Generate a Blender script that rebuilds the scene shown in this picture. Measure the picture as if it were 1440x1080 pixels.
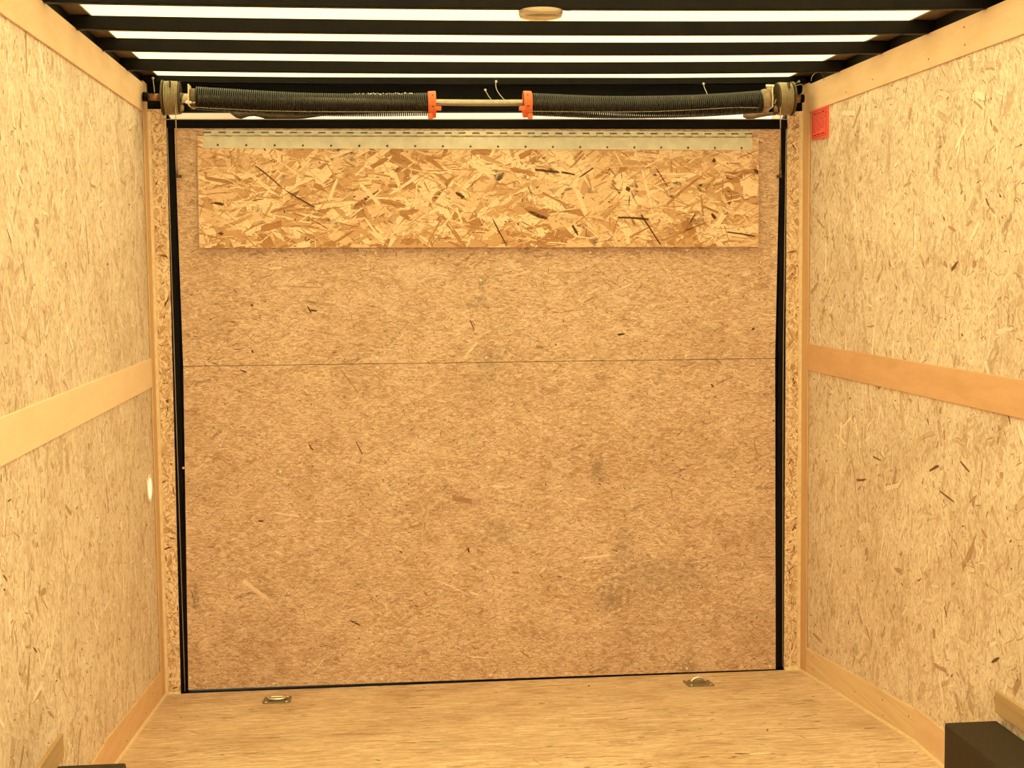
import bpy, bmesh, math, random
from mathutils import Vector, Matrix
random.seed(4)
sc = bpy.context.scene
for o in list(bpy.data.objects):
    bpy.data.objects.remove(o)
COL = sc.collection

# ------------------------------------------------------------------ camera
YAW, PITCH, ROLL, FPX = 0.0964, -0.0804, -0.0111, 1995.15
cd = bpy.data.cameras.new('camera')
cam = bpy.data.objects.new('camera', cd)
COL.objects.link(cam)
cam.location = (0.7919, -5.239, 1.5501)
cd.sensor_fit = 'HORIZONTAL'
cd.sensor_width = 36.0
cd.lens = FPX / 1440.0 * 36.0
cd.clip_start = 0.01
fwd = Vector((math.sin(YAW) * math.cos(PITCH), math.cos(YAW) * math.cos(PITCH), math.sin(PITCH)))
r0 = Vector((math.cos(YAW), -math.sin(YAW), 0))
u0 = r0.cross(fwd)
rt = r0 * math.cos(ROLL) + u0 * math.sin(ROLL)
up = -r0 * math.sin(ROLL) + u0 * math.cos(ROLL)
cam.rotation_euler = Matrix((rt, up, -fwd)).transposed().to_euler()
sc.camera = cam

# ------------------------------------------------------------------ daylight and exposure
w = bpy.data.worlds.new('daylight')
sc.world = w
w.use_nodes = True
bg = w.node_tree.nodes['Background']
bg.inputs['Color'].default_value = (1.0, 0.895, 0.69, 1)
bg.inputs['Strength'].default_value = 2.55
sl = bpy.data.lights.new('sun', 'SUN')
so = bpy.data.objects.new('sun', sl)
COL.objects.link(so)
sl.energy = 1.2
sl.angle = 0.3
sl.color = (1.0, 0.88, 0.60)
so.rotation_euler = (math.radians(-24), math.radians(14), 0)
sc.view_settings.view_transform = 'Standard'
sc.view_settings.look = 'None'
sc.view_settings.gamma = 1.0
sc.view_settings.use_curve_mapping = False
sc.view_settings.exposure = 0.42
sc.cycles.diffuse_bounces = 8
sc.cycles.max_bounces = 12

# ------------------------------------------------------------------ helpers
def tag(o, label=None, cat=None, group=None, kind=None):
    if label: o['label'] = label
    if cat: o['category'] = cat
    if group: o['group'] = group
    if kind: o['kind'] = kind
    return o

def empty(name, loc=(0, 0, 0), label=None, cat=None, group=None, kind=None):
    o = bpy.data.objects.new(name, None)
    o.empty_display_size = 0.05
    o.location = loc
    COL.objects.link(o)
    return tag(o, label, cat, group, kind)

def worldloc(o):
    v = Vector((0, 0, 0))
    while o:
        v += Vector(o.location)
        o = o.parent
    return v

def obj(name, bm, mat, parent=None, smooth=False, bevel=0.0, seg=2, kind=None, label=None, cat=None, group=None):
    """meshes are written in world metres; shifted here into the parent's frame"""
    if parent is not None:
        bmesh.ops.translate(bm, verts=bm.verts, vec=-worldloc(parent))
    bmesh.ops.recalc_face_normals(bm, faces=bm.faces)
    me = bpy.data.meshes.new(name)
    bm.to_mesh(me)
    bm.free()
    if smooth:
        for p in me.polygons: p.use_smooth = True
    for m_ in (mat if isinstance(mat, (list, tuple)) else [mat]): me.materials.append(m_)
    o = bpy.data.objects.new(name, me)
    COL.objects.link(o)
    if parent is not None: o.parent = parent
    if bevel:
        m = o.modifiers.new('bevel', 'BEVEL')
        m.width = bevel
        m.segments = seg
        m.limit_method = 'ANGLE'
    return tag(o, label, cat, group, kind)

def box(bm, x0, x1, y0, y1, z0, z1):
    P = [(x0, y0, z0), (x1, y0, z0), (x1, y1, z0), (x0, y1, z0), (x0, y0, z1), (x1, y0, z1), (x1, y1, z1), (x0, y1, z1)]
    return hexa(bm, P)

def hexa(bm, P):
    v = [bm.verts.new(p) for p in P]
    for f in ((0, 1, 2, 3), (4, 5, 6, 7), (0, 1, 5, 4), (1, 2, 6, 5), (2, 3, 7, 6), (3, 0, 4, 7)):
        bm.faces.new([v[i] for i in f])
    return bm

def B(): return bmesh.new()

def bx(*a): return box(B(), *a)

def prism_x(bm, prof, x0, x1):
    """profile of (y,z) extruded along x"""
    a = [bm.verts.new((x0, y, z)) for y, z in prof]
    b = [bm.verts.new((x1, y, z)) for y, z in prof]
    n = len(prof)
    bm.faces.new(a); bm.faces.new(b[::-1])
    for i in range(n):
        bm.faces.new((a[i], a[(i + 1) % n], b[(i + 1) % n], b[i]))
    return bm

def prism_y(bm, prof, y0, y1, dz0=0, dz1=0):
    a = [bm.verts.new((x, y0, z + dz0)) for x, z in prof]
    b = [bm.verts.new((x, y1, z + dz1)) for x, z in prof]
    n = len(prof)
    bm.faces.new(a); bm.faces.new(b[::-1])
    for i in range(n):
        bm.faces.new((a[i], a[(i + 1) % n], b[(i + 1) % n], b[i]))
    return bm

def frame(t):
    t = Vector(t).normalized()
    a = Vector((0, 0, 1)) if abs(t.z) < 0.9 else Vector((1, 0, 0))
    n = t.cross(a).normalized()
    return n, t.cross(n)

def tube(bm, pts, r, sides=10, caps=True):
    pts = [Vector(p) for p in pts]
    rings = []
    n = b = None
    for i, p in enumerate(pts):
        t = (pts[min(i + 1, len(pts) - 1)] - pts[max(i - 1, 0)]).normalized()
        if n is None:
            n, b = frame(t)
        else:
            n = (n - t * n.dot(t)).normalized()
            b = t.cross(n)
        rr = r[i] if isinstance(r, (list, tuple)) else r
        rings.append([bm.verts.new(p + (n * math.cos(2 * math.pi * k / sides) + b * math.sin(2 * math.pi * k / sides)) * rr) for k in range(sides)])
    for A, C in zip(rings, rings[1:]):
        for k in range(sides):
            bm.faces.new((A[k], A[(k + 1) % sides], C[(k + 1) % sides], C[k]))
    if caps:
        bm.faces.new(rings[0][::-1]); bm.faces.new(rings[-1])
    return bm

def lathe_x(bm, prof, cy, cz, sides=40):
    """prof of (x, radius), turned round the x axis; closed when it returns to its start"""
    rings = []
    for x, r in prof:
        rings.append([bm.verts.new((x, cy + r * math.cos(2 * math.pi * k / sides), cz + r * math.sin(2 * math.pi * k / sides))) for k in range(sides)])
    for A, C in zip(rings, rings[1:]):
        for k in range(sides):
            bm.faces.new((A[k], A[(k + 1) % sides], C[(k + 1) % sides], C[k]))
    bm.faces.new(rings[0][::-1]); bm.faces.new(rings[-1])
    return bm

def spline(pts, n):
    """smooth resampling of points (Catmull-Rom)"""
    P = [Vector(p) for p in pts]
    P = [P[0] * 2 - P[1]] + P + [P[-1] * 2 - P[-2]]
    out = []
    m = len(P) - 3
    for i in range(n + 1):
        u = i / n * m
        k = min(int(u), m - 1)
        t = u - k
        a, b, c, d = P[k:k + 4]
        out.append(0.5 * ((2 * b) + (c - a) * t + (2 * a - 5 * b + 4 * c - d) * t * t + (3 * b - a - 3 * c + d) * t ** 3))
    return out

# ------------------------------------------------------------------ materials
class NT:
    def __init__(self, name):
        self.m = bpy.data.materials.new(name)
        self.m.use_nodes = True
        self.t = self.m.node_tree
        self.p = self.t.nodes['Principled BSDF']
    def n(self, typ, **kw):
        x = self.t.nodes.new(typ)
        for k, v in kw.items(): setattr(x, k, v)
        return x
    def put(self, sock, v):
        if v is None: return
        if isinstance(v, bpy.types.NodeSocket): self.t.links.new(v, sock)
        else: sock.default_value = v
    def math(self, op, a, b=None, c=None, clamp=False):
        x = self.n('ShaderNodeMath', operation=op)
        x.use_clamp = clamp
        self.put(x.inputs[0], a); self.put(x.inputs[1], b)
        if c is not None: self.put(x.inputs[2], c)
        return x.outputs[0]
    def mix(self, f, a, b, blend='MIX'):
        x = self.n('ShaderNodeMix', data_type='RGBA', blend_type=blend)
        self.put(x.inputs[0], f)
        for i, v in ((6, a), (7, b)):
            if isinstance(v, tuple) and len(v) == 3: v = (*v, 1)
            self.put(x.inputs[i], v)
        return x.outputs[2]
    def noise(self, vec, scale, detail=2.0, rough=0.5, dim='3D'):
        x = self.n('ShaderNodeTexNoise', noise_dimensions=dim)
        self.put(x.inputs['Vector'], vec)
        x.inputs['Scale'].default_value = scale
        x.inputs['Detail'].default_value = detail
        x.inputs['Roughness'].default_value = rough
        return x.outputs[0]
    def rng(self, v, a, b, c=0.0, d=1.0, smooth=False):
        x = self.n('ShaderNodeMapRange')
        if smooth: x.interpolation_type = 'SMOOTHSTEP'
        self.put(x.inputs[0], v)
        for i, q in ((1, a), (2, b), (3, c), (4, d)): x.inputs[i].default_value = q
        return x.outputs[0]
    def comb(self, x_, y_, z_=0.0):
        x = self.n('ShaderNodeCombineXYZ')
        for i, q in enumerate((x_, y_, z_)): self.put(x.inputs[i], q)
        return x.outputs[0]
    def sep(self, v):
        x = self.n('ShaderNodeSeparateXYZ')
        self.put(x.inputs[0], v)
        return x.outputs
    def obj(self):
        return self.n('ShaderNodeTexCoord').outputs['Object']

def uv_of(k, axes):
    """surface coordinates in metres: axes 'yz', 'xz' or 'xy'"""
    s = k.sep(k.obj())
    return s['xyz'.index(axes[0])], s['xyz'.index(axes[1])]

def strands(k, u, v, cell, size, ang, seed, keep):
    """one scatter of wood strands: returns mask, random colour (3 sockets), across, along"""
    cu, cv = cell
    vec = k.comb(k.math('ADD', k.math('DIVIDE', u, cu), seed * 7.31), k.math('ADD', k.math('DIVIDE', v, cv), seed * 3.77))
    vo = k.n('ShaderNodeTexVoronoi', voronoi_dimensions='2D', feature='F1')
    k.put(vo.inputs['Vector'], vec)
    vo.inputs['Scale'].default_value = 1.0
    vo.inputs['Randomness'].default_value = 0.9
    d = k.n('ShaderNodeVectorMath', operation='SUBTRACT')
    k.put(d.inputs[0], vec); k.put(d.inputs[1], vo.outputs['Position'])
    ds = k.n('ShaderNodeVectorMath', operation='MULTIPLY')
    k.put(ds.inputs[0], d.outputs[0]); ds.inputs[1].default_value = (cu, cv, 0)
    c = k.n('ShaderNodeSeparateColor')
    k.put(c.inputs[0], vo.outputs['Color'])
    r, g, b = c.outputs
    base, spread = ang
    rot = k.n('ShaderNodeVectorRotate', rotation_type='Z_AXIS')
    k.put(rot.inputs['Vector'], ds.outputs[0])
    k.put(rot.inputs['Angle'], k.math('ADD', k.math('MULTIPLY', k.math('SUBTRACT', r, 0.5), spread), base))
    s = k.sep(rot.outputs[0])
    L, Wd = size
    hl = k.math('MULTIPLY', k.math('ADD', g, 0.4), L * 0.5)
    g2 = k.math('FRACT', k.math('MULTIPLY', b, 7.3))
    hw = k.math('MULTIPLY', k.math('ADD', g2, 0.4), Wd * 0.5)
    fx = k.math('DIVIDE', k.math('ABSOLUTE', s[0]), hl)
    fy = k.math('DIVIDE', k.math('ABSOLUTE', s[1]), hw)
    m = k.math('MULTIPLY', k.rng(fx, 1.0, 0.85), k.rng(fy, 1.0, 0.7))
    m = k.math('MULTIPLY', m, k.math('LESS_THAN', k.math('FRACT', k.math('MULTIPLY', r, 11.7)), keep))
    return m, (r, g, b), s[0], s[1], k.math('DIVIDE', s[1], hw)

def stained(k, u, v, col, stains, nz):
    for (su, sv, ru, rv, c, a) in stains:
        du = k.math('DIVIDE', k.math('SUBTRACT', u, su), ru)
        dv = k.math('DIVIDE', k.math('SUBTRACT', v, sv), rv)
        d = k.math('SQRT', k.math('ADD', k.math('MULTIPLY', du, du), k.math('MULTIPLY', dv, dv)))
        d = k.math('ADD', d, k.math('MULTIPLY', k.math('SUBTRACT', nz, 0.5), 2.4))
        col = k.mix(k.rng(d, 1.0, 0.2, 0.0, a, True), col, c)
    return col

def blotch(k, col, vec, amt):
    """broad uneven tone of aged board"""
    n = k.noise(vec, 3.2, 5, 0.62)
    return k.mix(k.rng(n, 0.46, 0.66, 0.0, amt, True), col, k.mix(1.0, col, (0.66, 0.55, 0.45), 'MULTIPLY'))

def osb(name, axes, base, pale, mid, dark, layers, fine=(60, 400), fine_amt=0.35, rough=0.7, stains=(), cloud=0.25, bump=0.15, contrast=0.3, grain=0.6, fine2=(90, 90), warp=0.008, blot=0.0):
    k = NT(name)
    u, v = uv_of(k, axes)
    uv = k.comb(u, v)
    # slight waviness of the strands
    wn = k.n('ShaderNodeTexNoise', noise_dimensions='2D')
    k.put(wn.inputs['Vector'], uv); wn.inputs['Scale'].default_value = 60; wn.inputs['Detail'].default_value = 2
    ws = k.n('ShaderNodeSeparateColor'); k.put(ws.inputs[0], wn.outputs['Color'])
    uu = k.math('ADD', u, k.math('MULTIPLY', k.math('SUBTRACT', ws.outputs[0], 0.5), warp))
    vv = k.math('ADD', v, k.math('MULTIPLY', k.math('SUBTRACT', ws.outputs[1], 0.5), warp))
    cl = k.noise(uv, 5.0, 4, 0.6, '2D')
    col = k.mix(k.rng(cl, 0.35, 0.65, 0, 1), base, k.mix(0.5, base, mid)) if cloud else base
    if cloud: col = k.mix(cloud, base, col)
    fn = k.noise(k.comb(k.math('MULTIPLY', uu, fine[0]), k.math('MULTIPLY', vv, fine[1])), 1.0, 3, 0.65, '2D')
    fn2 = k.noise(k.comb(k.math('MULTIPLY', uu, fine2[0]), k.math('MULTIPLY', vv, fine2[1])), 1.0, 4, 0.7, '2D')
    col = k.mix(k.math('MULTIPLY', k.rng(fn, 0.45, 0.75), fine_amt), col, mid)
    col = k.mix(k.math('MULTIPLY', k.rng(fn, 0.5, 0.3), fine_amt * 0.8), col, pale)
    grs = []
    for i, (cell, size, ang, keep, kind, amt) in enumerate(layers):
        m, (r, g, b), al, ac, fy = strands(k, uu, vv, cell, size, ang, i + 1, keep)
        if kind == 'chip':      # a visible chip with its own tone and grain
            gr = k.noise(k.comb(k.math('MULTIPLY', al, 30), k.math('MULTIPLY', ac, 260), k.math('MULTIPLY', b, 50)), 1.0, 3, 0.65)
            grs.append(gr)
            t = k.mix(k.rng(b, 0.15, 0.55), pale, base)
            t = k.mix(k.rng(b, 0.6, 0.95), t, mid)
            t = k.mix(k.rng(b, 0.955, 0.975), t, dark)
            t = k.mix(k.math('MULTIPLY', k.rng(gr, 0.48, 0.72), grain), t, mid)
            t = k.mix(k.math('MULTIPLY', k.rng(gr, 0.48, 0.30), grain * 0.6), t, pale)
            # relief shadow painted as a dark line on one side of the chip's rim
            e = k.math('MULTIPLY', k.math('MULTIPLY', k.rng(fy, 0.45, 0.9), k.rng(gr, 0.40, 0.60)), 0.75)
            t = k.mix(e, t, dark)
            col = k.mix(k.math('MULTIPLY', m, amt), col, t)
        else:                   # fleck of bark or darker fibre
            t = k.mix(k.rng(g, 0.2, 0.9), dark, mid)
            m = k.math('MULTIPLY', m, k.rng(fn2, 0.38, 0.50))
            col = k.mix(k.math('MULTIPLY', m, amt), col, t)
    if contrast:
        g_ = grs[0] if len(grs) == 1 else k.math('ADD', k.math('MULTIPLY', grs[0], 0.5), k.math('MULTIPLY', grs[-1], 0.5))
        g_ = k.math('ADD', k.math('MULTIPLY', g_, 0.7), k.math('MULTIPLY', fn2, 0.3))
        g_ = k.rng(g_, 0.38, 0.60)
        # pale fibres and brown gaps between them
        col = k.mix(k.math('MULTIPLY', k.rng(g_, 0.62, 1.0), contrast), col, pale)
        col = k.mix(k.math('MULTIPLY', k.rng(g_, 0.42, 0.0), contrast), col, mid)
        val = k.math('ADD', 1.0 - contrast * 0.25, k.math('MULTIPLY', g_, contrast * 0.45))
        sc_ = k.n('ShaderNodeVectorMath', operation='SCALE')
        k.put(sc_.inputs[0], col); k.put(sc_.inputs['Scale'], val)
        col = sc_.outputs[0]
    col = stained(k, u, v, col, stains, ws.outputs[2])
    if blot: col = blotch(k, col, k.obj(), blot)
    k.put(k.p.inputs['Base Color'], col)
    k.p.inputs['Roughness'].default_value = rough
    k.p.inputs['Specular IOR Level'].default_value = 0.25
    if bump:
        bn = k.n('ShaderNodeBump'); bn.inputs['Strength'].default_value = bump; bn.inputs['Distance'].default_value = 0.001
        k.put(bn.inputs['Height'], fn)
        k.put(k.p.inputs['Normal'], bn.outputs[0])
    return k.m

def plywood(name, axes, base, mid, streak=(4, 60), amt=0.5, knots=0.3):
    k = NT(name)
    u, v = uv_of(k, axes)
    a = k.noise(k.comb(k.math('MULTIPLY', u, streak[0]), k.math('MULTIPLY', v, streak[1])), 1.0, 4, 0.6, '2D')
    c = k.noise(k.comb(k.math('MULTIPLY', u, 6), k.math('MULTIPLY', v, 14)), 1.0, 3, 0.5, '2D')
    col = k.mix(k.math('MULTIPLY', k.rng(a, 0.4, 0.7), amt), base, mid)
    col = k.mix(k.math('MULTIPLY', k.rng(c, 0.5, 0.75), knots), col, mid)
    k.put(k.p.inputs['Base Color'], col)
    k.p.inputs['Roughness'].default_value = 0.65
    k.p.inputs['Specular IOR Level'].default_value = 0.25
    return k.m

def plain(name, col, rough=0.5, metal=0.0, spec=0.5, var=0.0, scale=30, col2=None, bump=0.0):
    k = NT(name)
    if var or col2:
        nz = k.noise(k.obj(), scale, 3, 0.6)
        c2 = col2 or tuple(c * (1 - var) for c in col)
        k.put(k.p.inputs['Base Color'], k.mix(k.rng(nz, 0.35, 0.65), col, c2))
        if bump:
            bn = k.n('ShaderNodeBump'); bn.inputs['Strength'].default_value = bump; bn.inputs['Distance'].default_value = 0.001
            k.put(bn.inputs['Height'], nz); k.put(k.p.inputs['Normal'], bn.outputs[0])
    else:
        k.p.inputs['Base Color'].default_value = (*col, 1)
    k.p.inputs['Roughness'].default_value = rough
    k.p.inputs['Metallic'].default_value = metal
    k.p.inputs['Specular IOR Level'].default_value = spec
    return k.m

PI = math.pi
WALL = dict(base=(0.83, 0.725, 0.63), pale=(0.93, 0.855, 0.79), mid=(0.47, 0.30, 0.185), dark=(0.20, 0.10, 0.045))
wall_layers = [
    ((0.075, 0.10), (0.12, 0.035), (PI / 2, 2.2), 0.9, 'chip', 0.6),
    ((0.030, 0.04), (0.050, 0.014), (PI / 2, 2.6), 0.9, 'chip', 0.7),
    ((0.020, 0.022), (0.028, 0.0060), (PI / 2, 2.6), 0.6, 'fleck', 0.4)]
M_wallL = osb('pale_strand_board', 'yz', layers=wall_layers, fine=(110, 60), fine_amt=0.5, cloud=0.35, contrast=0.35, fine2=(110, 70), grain=0.7, blot=0.3, **WALL)
M_wallR = M_wallL
DOOR = dict(base=(0.70, 0.51, 0.36), pale=(0.88, 0.71, 0.56), mid=(0.42, 0.24, 0.125), dark=(0.09, 0.042, 0.016))
door_layers = [
    ((0.07, 0.04), (0.09, 0.020), (0, 1.6), 0.95, 'chip', 0.5),
    ((0.030, 0.020), (0.040, 0.008), (0, 1.8), 0.8, 'chip', 0.55),
    ((0.018, 0.010), (0.026, 0.0026), (0, 2.4), 0.7, 'fleck', 0.6),
    ]
GREY = (0.12, 0.095, 0.06)
door_stains = [(x - 1.2, z, a * 1.15, b * 1.15, c, f * .62) for x, z, a, b, c, f in      # measured in the door's own frame, centred 1.2 m along
               [(1.189, 1.505, .016, .030, GREY, .75), (1.183, 1.435, .026, .030, GREY, .55), (1.212, 1.20, .06, .09, GREY, .35),
                (1.62, .80, .030, .050, GREY, .6), (1.669, .307, .06, .06, GREY, .6), (1.85, .39, .22, .09, GREY, .42),
                (1.155, .69, .045, .020, (0.36, 0.17, 0.09), .6), (.118, .36, .016, .06, GREY, .6), (1.957, .03, .05, .05, GREY, .5),
                (1.252, .565, .10, .06, GREY, .3), (1.72, .50, .05, .10, GREY, .3), (.20, 1.36, .12, .07, (0.30, 0.17, 0.08), .4)]]
M_door = osb('aged_strand_board', 'xz', layers=door_layers, fine=(28, 200), fine_amt=0.75, cloud=0.9, contrast=0.5, fine2=(60, 200), grain=0.8, blot=0.28, stains=door_stains, rough=0.6, **DOOR)
FLAP = dict(base=(0.72, 0.48, 0.28), pale=(0.90, 0.70, 0.49), mid=(0.42, 0.20, 0.075), dark=(0.12, 0.045, 0.014))
flap_layers = [
    ((0.11, 0.07), (0.15, 0.075), (0, 2.4), 1.0, 'chip', 0.8),
    ((0.09, 0.055), (0.13, 0.040), (0.2, 2.6), 0.9, 'chip', 0.75),
    ((0.07, 0.045), (0.11, 0.018), (0.1, 2.6), 0.75, 'chip', 0.85),
    ]
flap_stains = [(.79, .090, .05, .028, FLAP['dark'], .6), (.75, .055, .08, .045, FLAP['mid'], .8)]
M_flap = osb('coarse_strand_board', 'xz', layers=flap_layers, fine=(25, 130), fine_amt=0.6, cloud=0.9, contrast=0.35, fine2=(45, 110), grain=0.9, warp=0.008, stains=flap_stains, rough=0.6, bump=0.3, **FLAP)
JAMB = dict(base=(0.80, 0.61, 0.41), pale=(0.92, 0.75, 0.54), mid=(0.50, 0.30, 0.14), dark=(0.16, 0.075, 0.028))
M_jamb = osb('jamb_strand_board', 'xz', layers=[
    ((0.04, 0.06), (0.07, 0.022), (PI / 2, 2.2), 0.9, 'chip', 0.6),
    ((0.03, 0.03), (0.034, 0.009), (PI / 2, 2.8), 0.75, 'fleck', 0.6),
    ((0.02, 0.02), (0.016, 0.004), (PI / 2, 3.0), 0.6, 'fleck', 0.7)],
    fine=(160, 90), fine_amt=0.5, contrast=0.7, base=(0.80, 0.61, 0.41), pale=(0.92, 0.75, 0.54), mid=(0.55, 0.34, 0.17), dark=(0.16, 0.075, 0.028))
FLOOR = dict(base=(0.79, 0.60, 0.44), pale=(0.90, 0.75, 0.60), mid=(0.54, 0.34, 0.19), dark=(0.13, 0.065, 0.025))
floor_layers = [
    ((0.16, 0.06), (0.16, 0.016), (0, 0.7), 0.8, 'chip', 0.4),
    ((0.06, 0.03), (0.06, 0.006), (0, 0.9), 0.6, 'fleck', 0.32),
    ((0.09, 0.07), (0.030, 0.006), (0, 1.6), 0.25, 'fleck', 0.8)]
M_floor = osb('floor_strand_board', 'xy', layers=floor_layers, fine=(10, 90), fine_amt=0.75, cloud=0.7, contrast=0.3, blot=0.45, fine2=(14, 60), rough=0.55,
              stains=[(1.35, -.42, .012, .012, FLOOR['dark'], .9)], **FLOOR)
M_rail = plywood('header_plywood', 'yz', (0.80, 0.59, 0.42), (0.68, 0.46, 0.26), (5, 25), 0.45)
M_railpale = plywood('pale_plywood', 'yz', (0.90, 0.71, 0.53), (0.82, 0.62, 0.43), (5, 25), 0.4)
M_railtan = plywood('tan_plywood', 'yz', (0.72, 0.46, 0.29), (0.58, 0.35, 0.18), (5, 25), 0.5)
M_post = plywood('post_plywood', 'yz', (0.72, 0.48, 0.27), (0.60, 0.38, 0.20), (40, 3), 0.5)
M_pine = plywood('pine_board', 'yz', (0.82, 0.645, 0.44), (0.66, 0.47, 0.28), (2.5, 110), 0.6, 0.1)
M_ply2 = plywood('orange_plywood', 'yz', (0.78, 0.54, 0.34), (0.68, 0.44, 0.25), (6, 30), 0.5)
M_grey = plywood('weathered_board', 'yz', (0.56, 0.40, 0.23), (0.42, 0.28, 0.15), (3, 60), 0.6)
M_caulk = plain('pale_caulk', (0.84, 0.66, 0.44), 0.6, var=0.15, scale=60)
M_steel = plain('black_painted_steel', (0.008, 0.0055, 0.0035), 0.5, spec=0.12, var=0.4, scale=9)
M_flat = plain('flat_black_steel', (0.003, 0.002, 0.0015), 0.6, spec=0.12)
M_gloss = plain('painted_edge_highlight', (0.40, 0.34, 0.27), 0.3, 0.6)  # light grey imitates the highlight along the black frame's edges
M_rubber = plain('dark_rubber_sheet', (0.10, 0.07, 0.04), 0.35, spec=0.6, var=0.4, scale=40)
M_flange = plain('shaded_roof_flange', (0.15, 0.10, 0.055), 0.6, var=0.25, scale=12)  # brown puts the edge trim's shade on the roof into the colour
M_galv = plain('galvanised_steel', (0.46, 0.41, 0.31), 0.24, 0.9, var=0.2, scale=50)
M_hinge = plain('dull_galvanised_hinge', (0.72, 0.69, 0.58), 0.6, 0.15, var=0.14, scale=25)
M_dk = plain('hinge_gap', (0.10, 0.075, 0.04), 0.6, 0.2)
M_bright = plain('bright_zinc', (0.85, 0.80, 0.68), 0.25, 0.9)
M_dring = plain('worn_zinc_plate', (0.30, 0.24, 0.15), 0.4, 0.55, var=0.3, scale=80)
M_cable = plain('wound_steel_cable', (0.52, 0.43, 0.27), 0.4, 0.6, var=0.2, scale=90)
M_drum = plain('cast_drum', (0.13, 0.095, 0.055), 0.45, 0.6, var=0.3, scale=50)
M_spring = plain('oiled_black_spring', (0.014, 0.010, 0.006), 0.36, 0.0, spec=0.5, var=0.4, scale=30)
M_orange = plain('orange_cone_paint', (0.80, 0.165, 0.045), 0.45, spec=0.4, var=0.15, scale=60)
M_dot = plain('dark_recess', (0.05, 0.02, 0.01), 0.7)
M_copper = plain('rusty_copper_sleeve', (0.38, 0.20, 0.11), 0.38, 0.7, var=0.3, scale=60)
M_hub = plain('cream_nylon_hub', (0.80, 0.68, 0.45), 0.4)
M_brown = plain('rust_brown_casting', (0.34, 0.24, 0.15), 0.5, 0.3, var=0.35, scale=60)
M_wire = plain('white_wire', (0.62, 0.58, 0.50), 0.4)
M_white = plain('white_exterior_panel', (0.95, 0.88, 0.68), 0.5)
M_paneldim = plain('dimmed_exterior_panel', (0.58, 0.41, 0.22), 0.5, var=0.05, scale=8)  # same panel as the white one, its weaker light put into the colour
M_screw = plain('zinc_screw', (0.85, 0.78, 0.58), 0.4, 0.2)
M_nail = plain('nail_dot', (0.17, 0.10, 0.045), 0.6)
M_red = plain('red_sticker_paper', (0.88, 0.13, 0.10), 0.5, spec=0.4)
M_ink = plain('dark_red_print', (0.30, 0.012, 0.008), 0.6)
M_well = plain('speckled_wheel_well_coat', (0.030, 0.019, 0.011), 0.85, spec=0.25, var=0, scale=420, col2=(0.062, 0.045, 0.030), bump=0.4)
M_ground = plain('concrete_ground', (0.60, 0.55, 0.46), 0.8, var=0.2, scale=2)

k = NT('translucent_roof_sheet')
tr = k.n('ShaderNodeBsdfTranslucent'); df = k.n('ShaderNodeBsdfDiffuse'); mx = k.n('ShaderNodeMixShader')
nz = k.noise(k.obj(), 3.0, 3, 0.5)
k.put(tr.inputs[0], k.mix(k.rng(nz, 0.3, 0.7), (0.91, 0.875, 0.65), (0.88, 0.845, 0.625)))
df.inputs[0].default_value = (0.8, 0.76, 0.6, 1)
mx.inputs[0].default_value = 0.12
k.put(mx.inputs[1], tr.outputs[0]); k.put(mx.inputs[2], df.outputs[0])
k.put(k.t.nodes['Material Output'].inputs[0], mx.outputs[0])
M_roof = k.m
k = NT('daylit_lens')
k.p.inputs['Base Color'].default_value = (0.8, 0.78, 0.6, 1)
k.p.inputs['Emission Color'].default_value = (1.0, 0.93, 0.60, 1)
k.p.inputs['Emission Strength'].default_value = 0.8  # glow stands in for daylight coming through from outside
M_lit = k.m
k = NT('clear_ribbed_lens')
k.p.inputs['Base Color'].default_value = (0.95, 0.80, 0.62, 1)
k.p.inputs['Transmission Weight'].default_value = 0.75
k.p.inputs['Roughness'].default_value = 0.22
k.p.inputs['IOR'].default_value = 1.3
M_lens = k.m

# ------------------------------------------------------------------ wood strands pressed into the boards
def strand_mat(name, col, dark, grain=0.5, stains=(), blot=0.0):
    k = NT(name)
    uvn = k.n('ShaderNodeUVMap')
    u, v, _ = k.sep(uvn.outputs[0])
    g = k.noise(k.comb(k.math('MULTIPLY', u, 22), k.math('MULTIPLY', v, 260)), 1.0, 3, 0.65, '2D')
    out = k.mix(k.math('MULTIPLY', k.rng(g, 0.42, 0.66), grain), col, dark)
    if stains:
        su, sv = uv_of(k, 'xz')
        out = stained(k, su, sv, out, stains, k.noise(k.comb(su, sv), 60, 2, 0.5, '2D'))
    if blot: out = blotch(k, out, k.obj(), blot)
    k.put(k.p.inputs['Base Color'], out)
    k.p.inputs['Roughness'].default_value = 0.65
    k.p.inputs['Specular IOR Level'].default_value = 0.25
    return k.m

def lerp3(a, b, t): return tuple(x + (y - x) * t for x, y in zip(a, b))

def strand_set(prefix, D, st=(), bl=0.0):
    """0 pale, 1 base, 2 between, 3 mid, 4 dark"""
    return [strand_mat(prefix + '_strand_pale', D['pale'], D['base'], .6, st, bl), strand_mat(prefix + '_strand_plain', lerp3(D['base'], D['pale'], .3), lerp3(D['base'], D['mid'], .4), .6, st, bl),
            strand_mat(prefix + '_strand_tan', lerp3(D['base'], D['mid'], .4), lerp3(D['base'], D['mid'], .8), .6, st, bl), strand_mat(prefix + '_strand_brown', lerp3(D['mid'], D['base'], .15), lerp3(D['mid'], D['dark'], .45), .7, st, bl),
            strand_mat(prefix + '_strand_dark', D['dark'], lerp3(D['dark'], (0, 0, 0), .5), .6, st, bl)]

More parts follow.
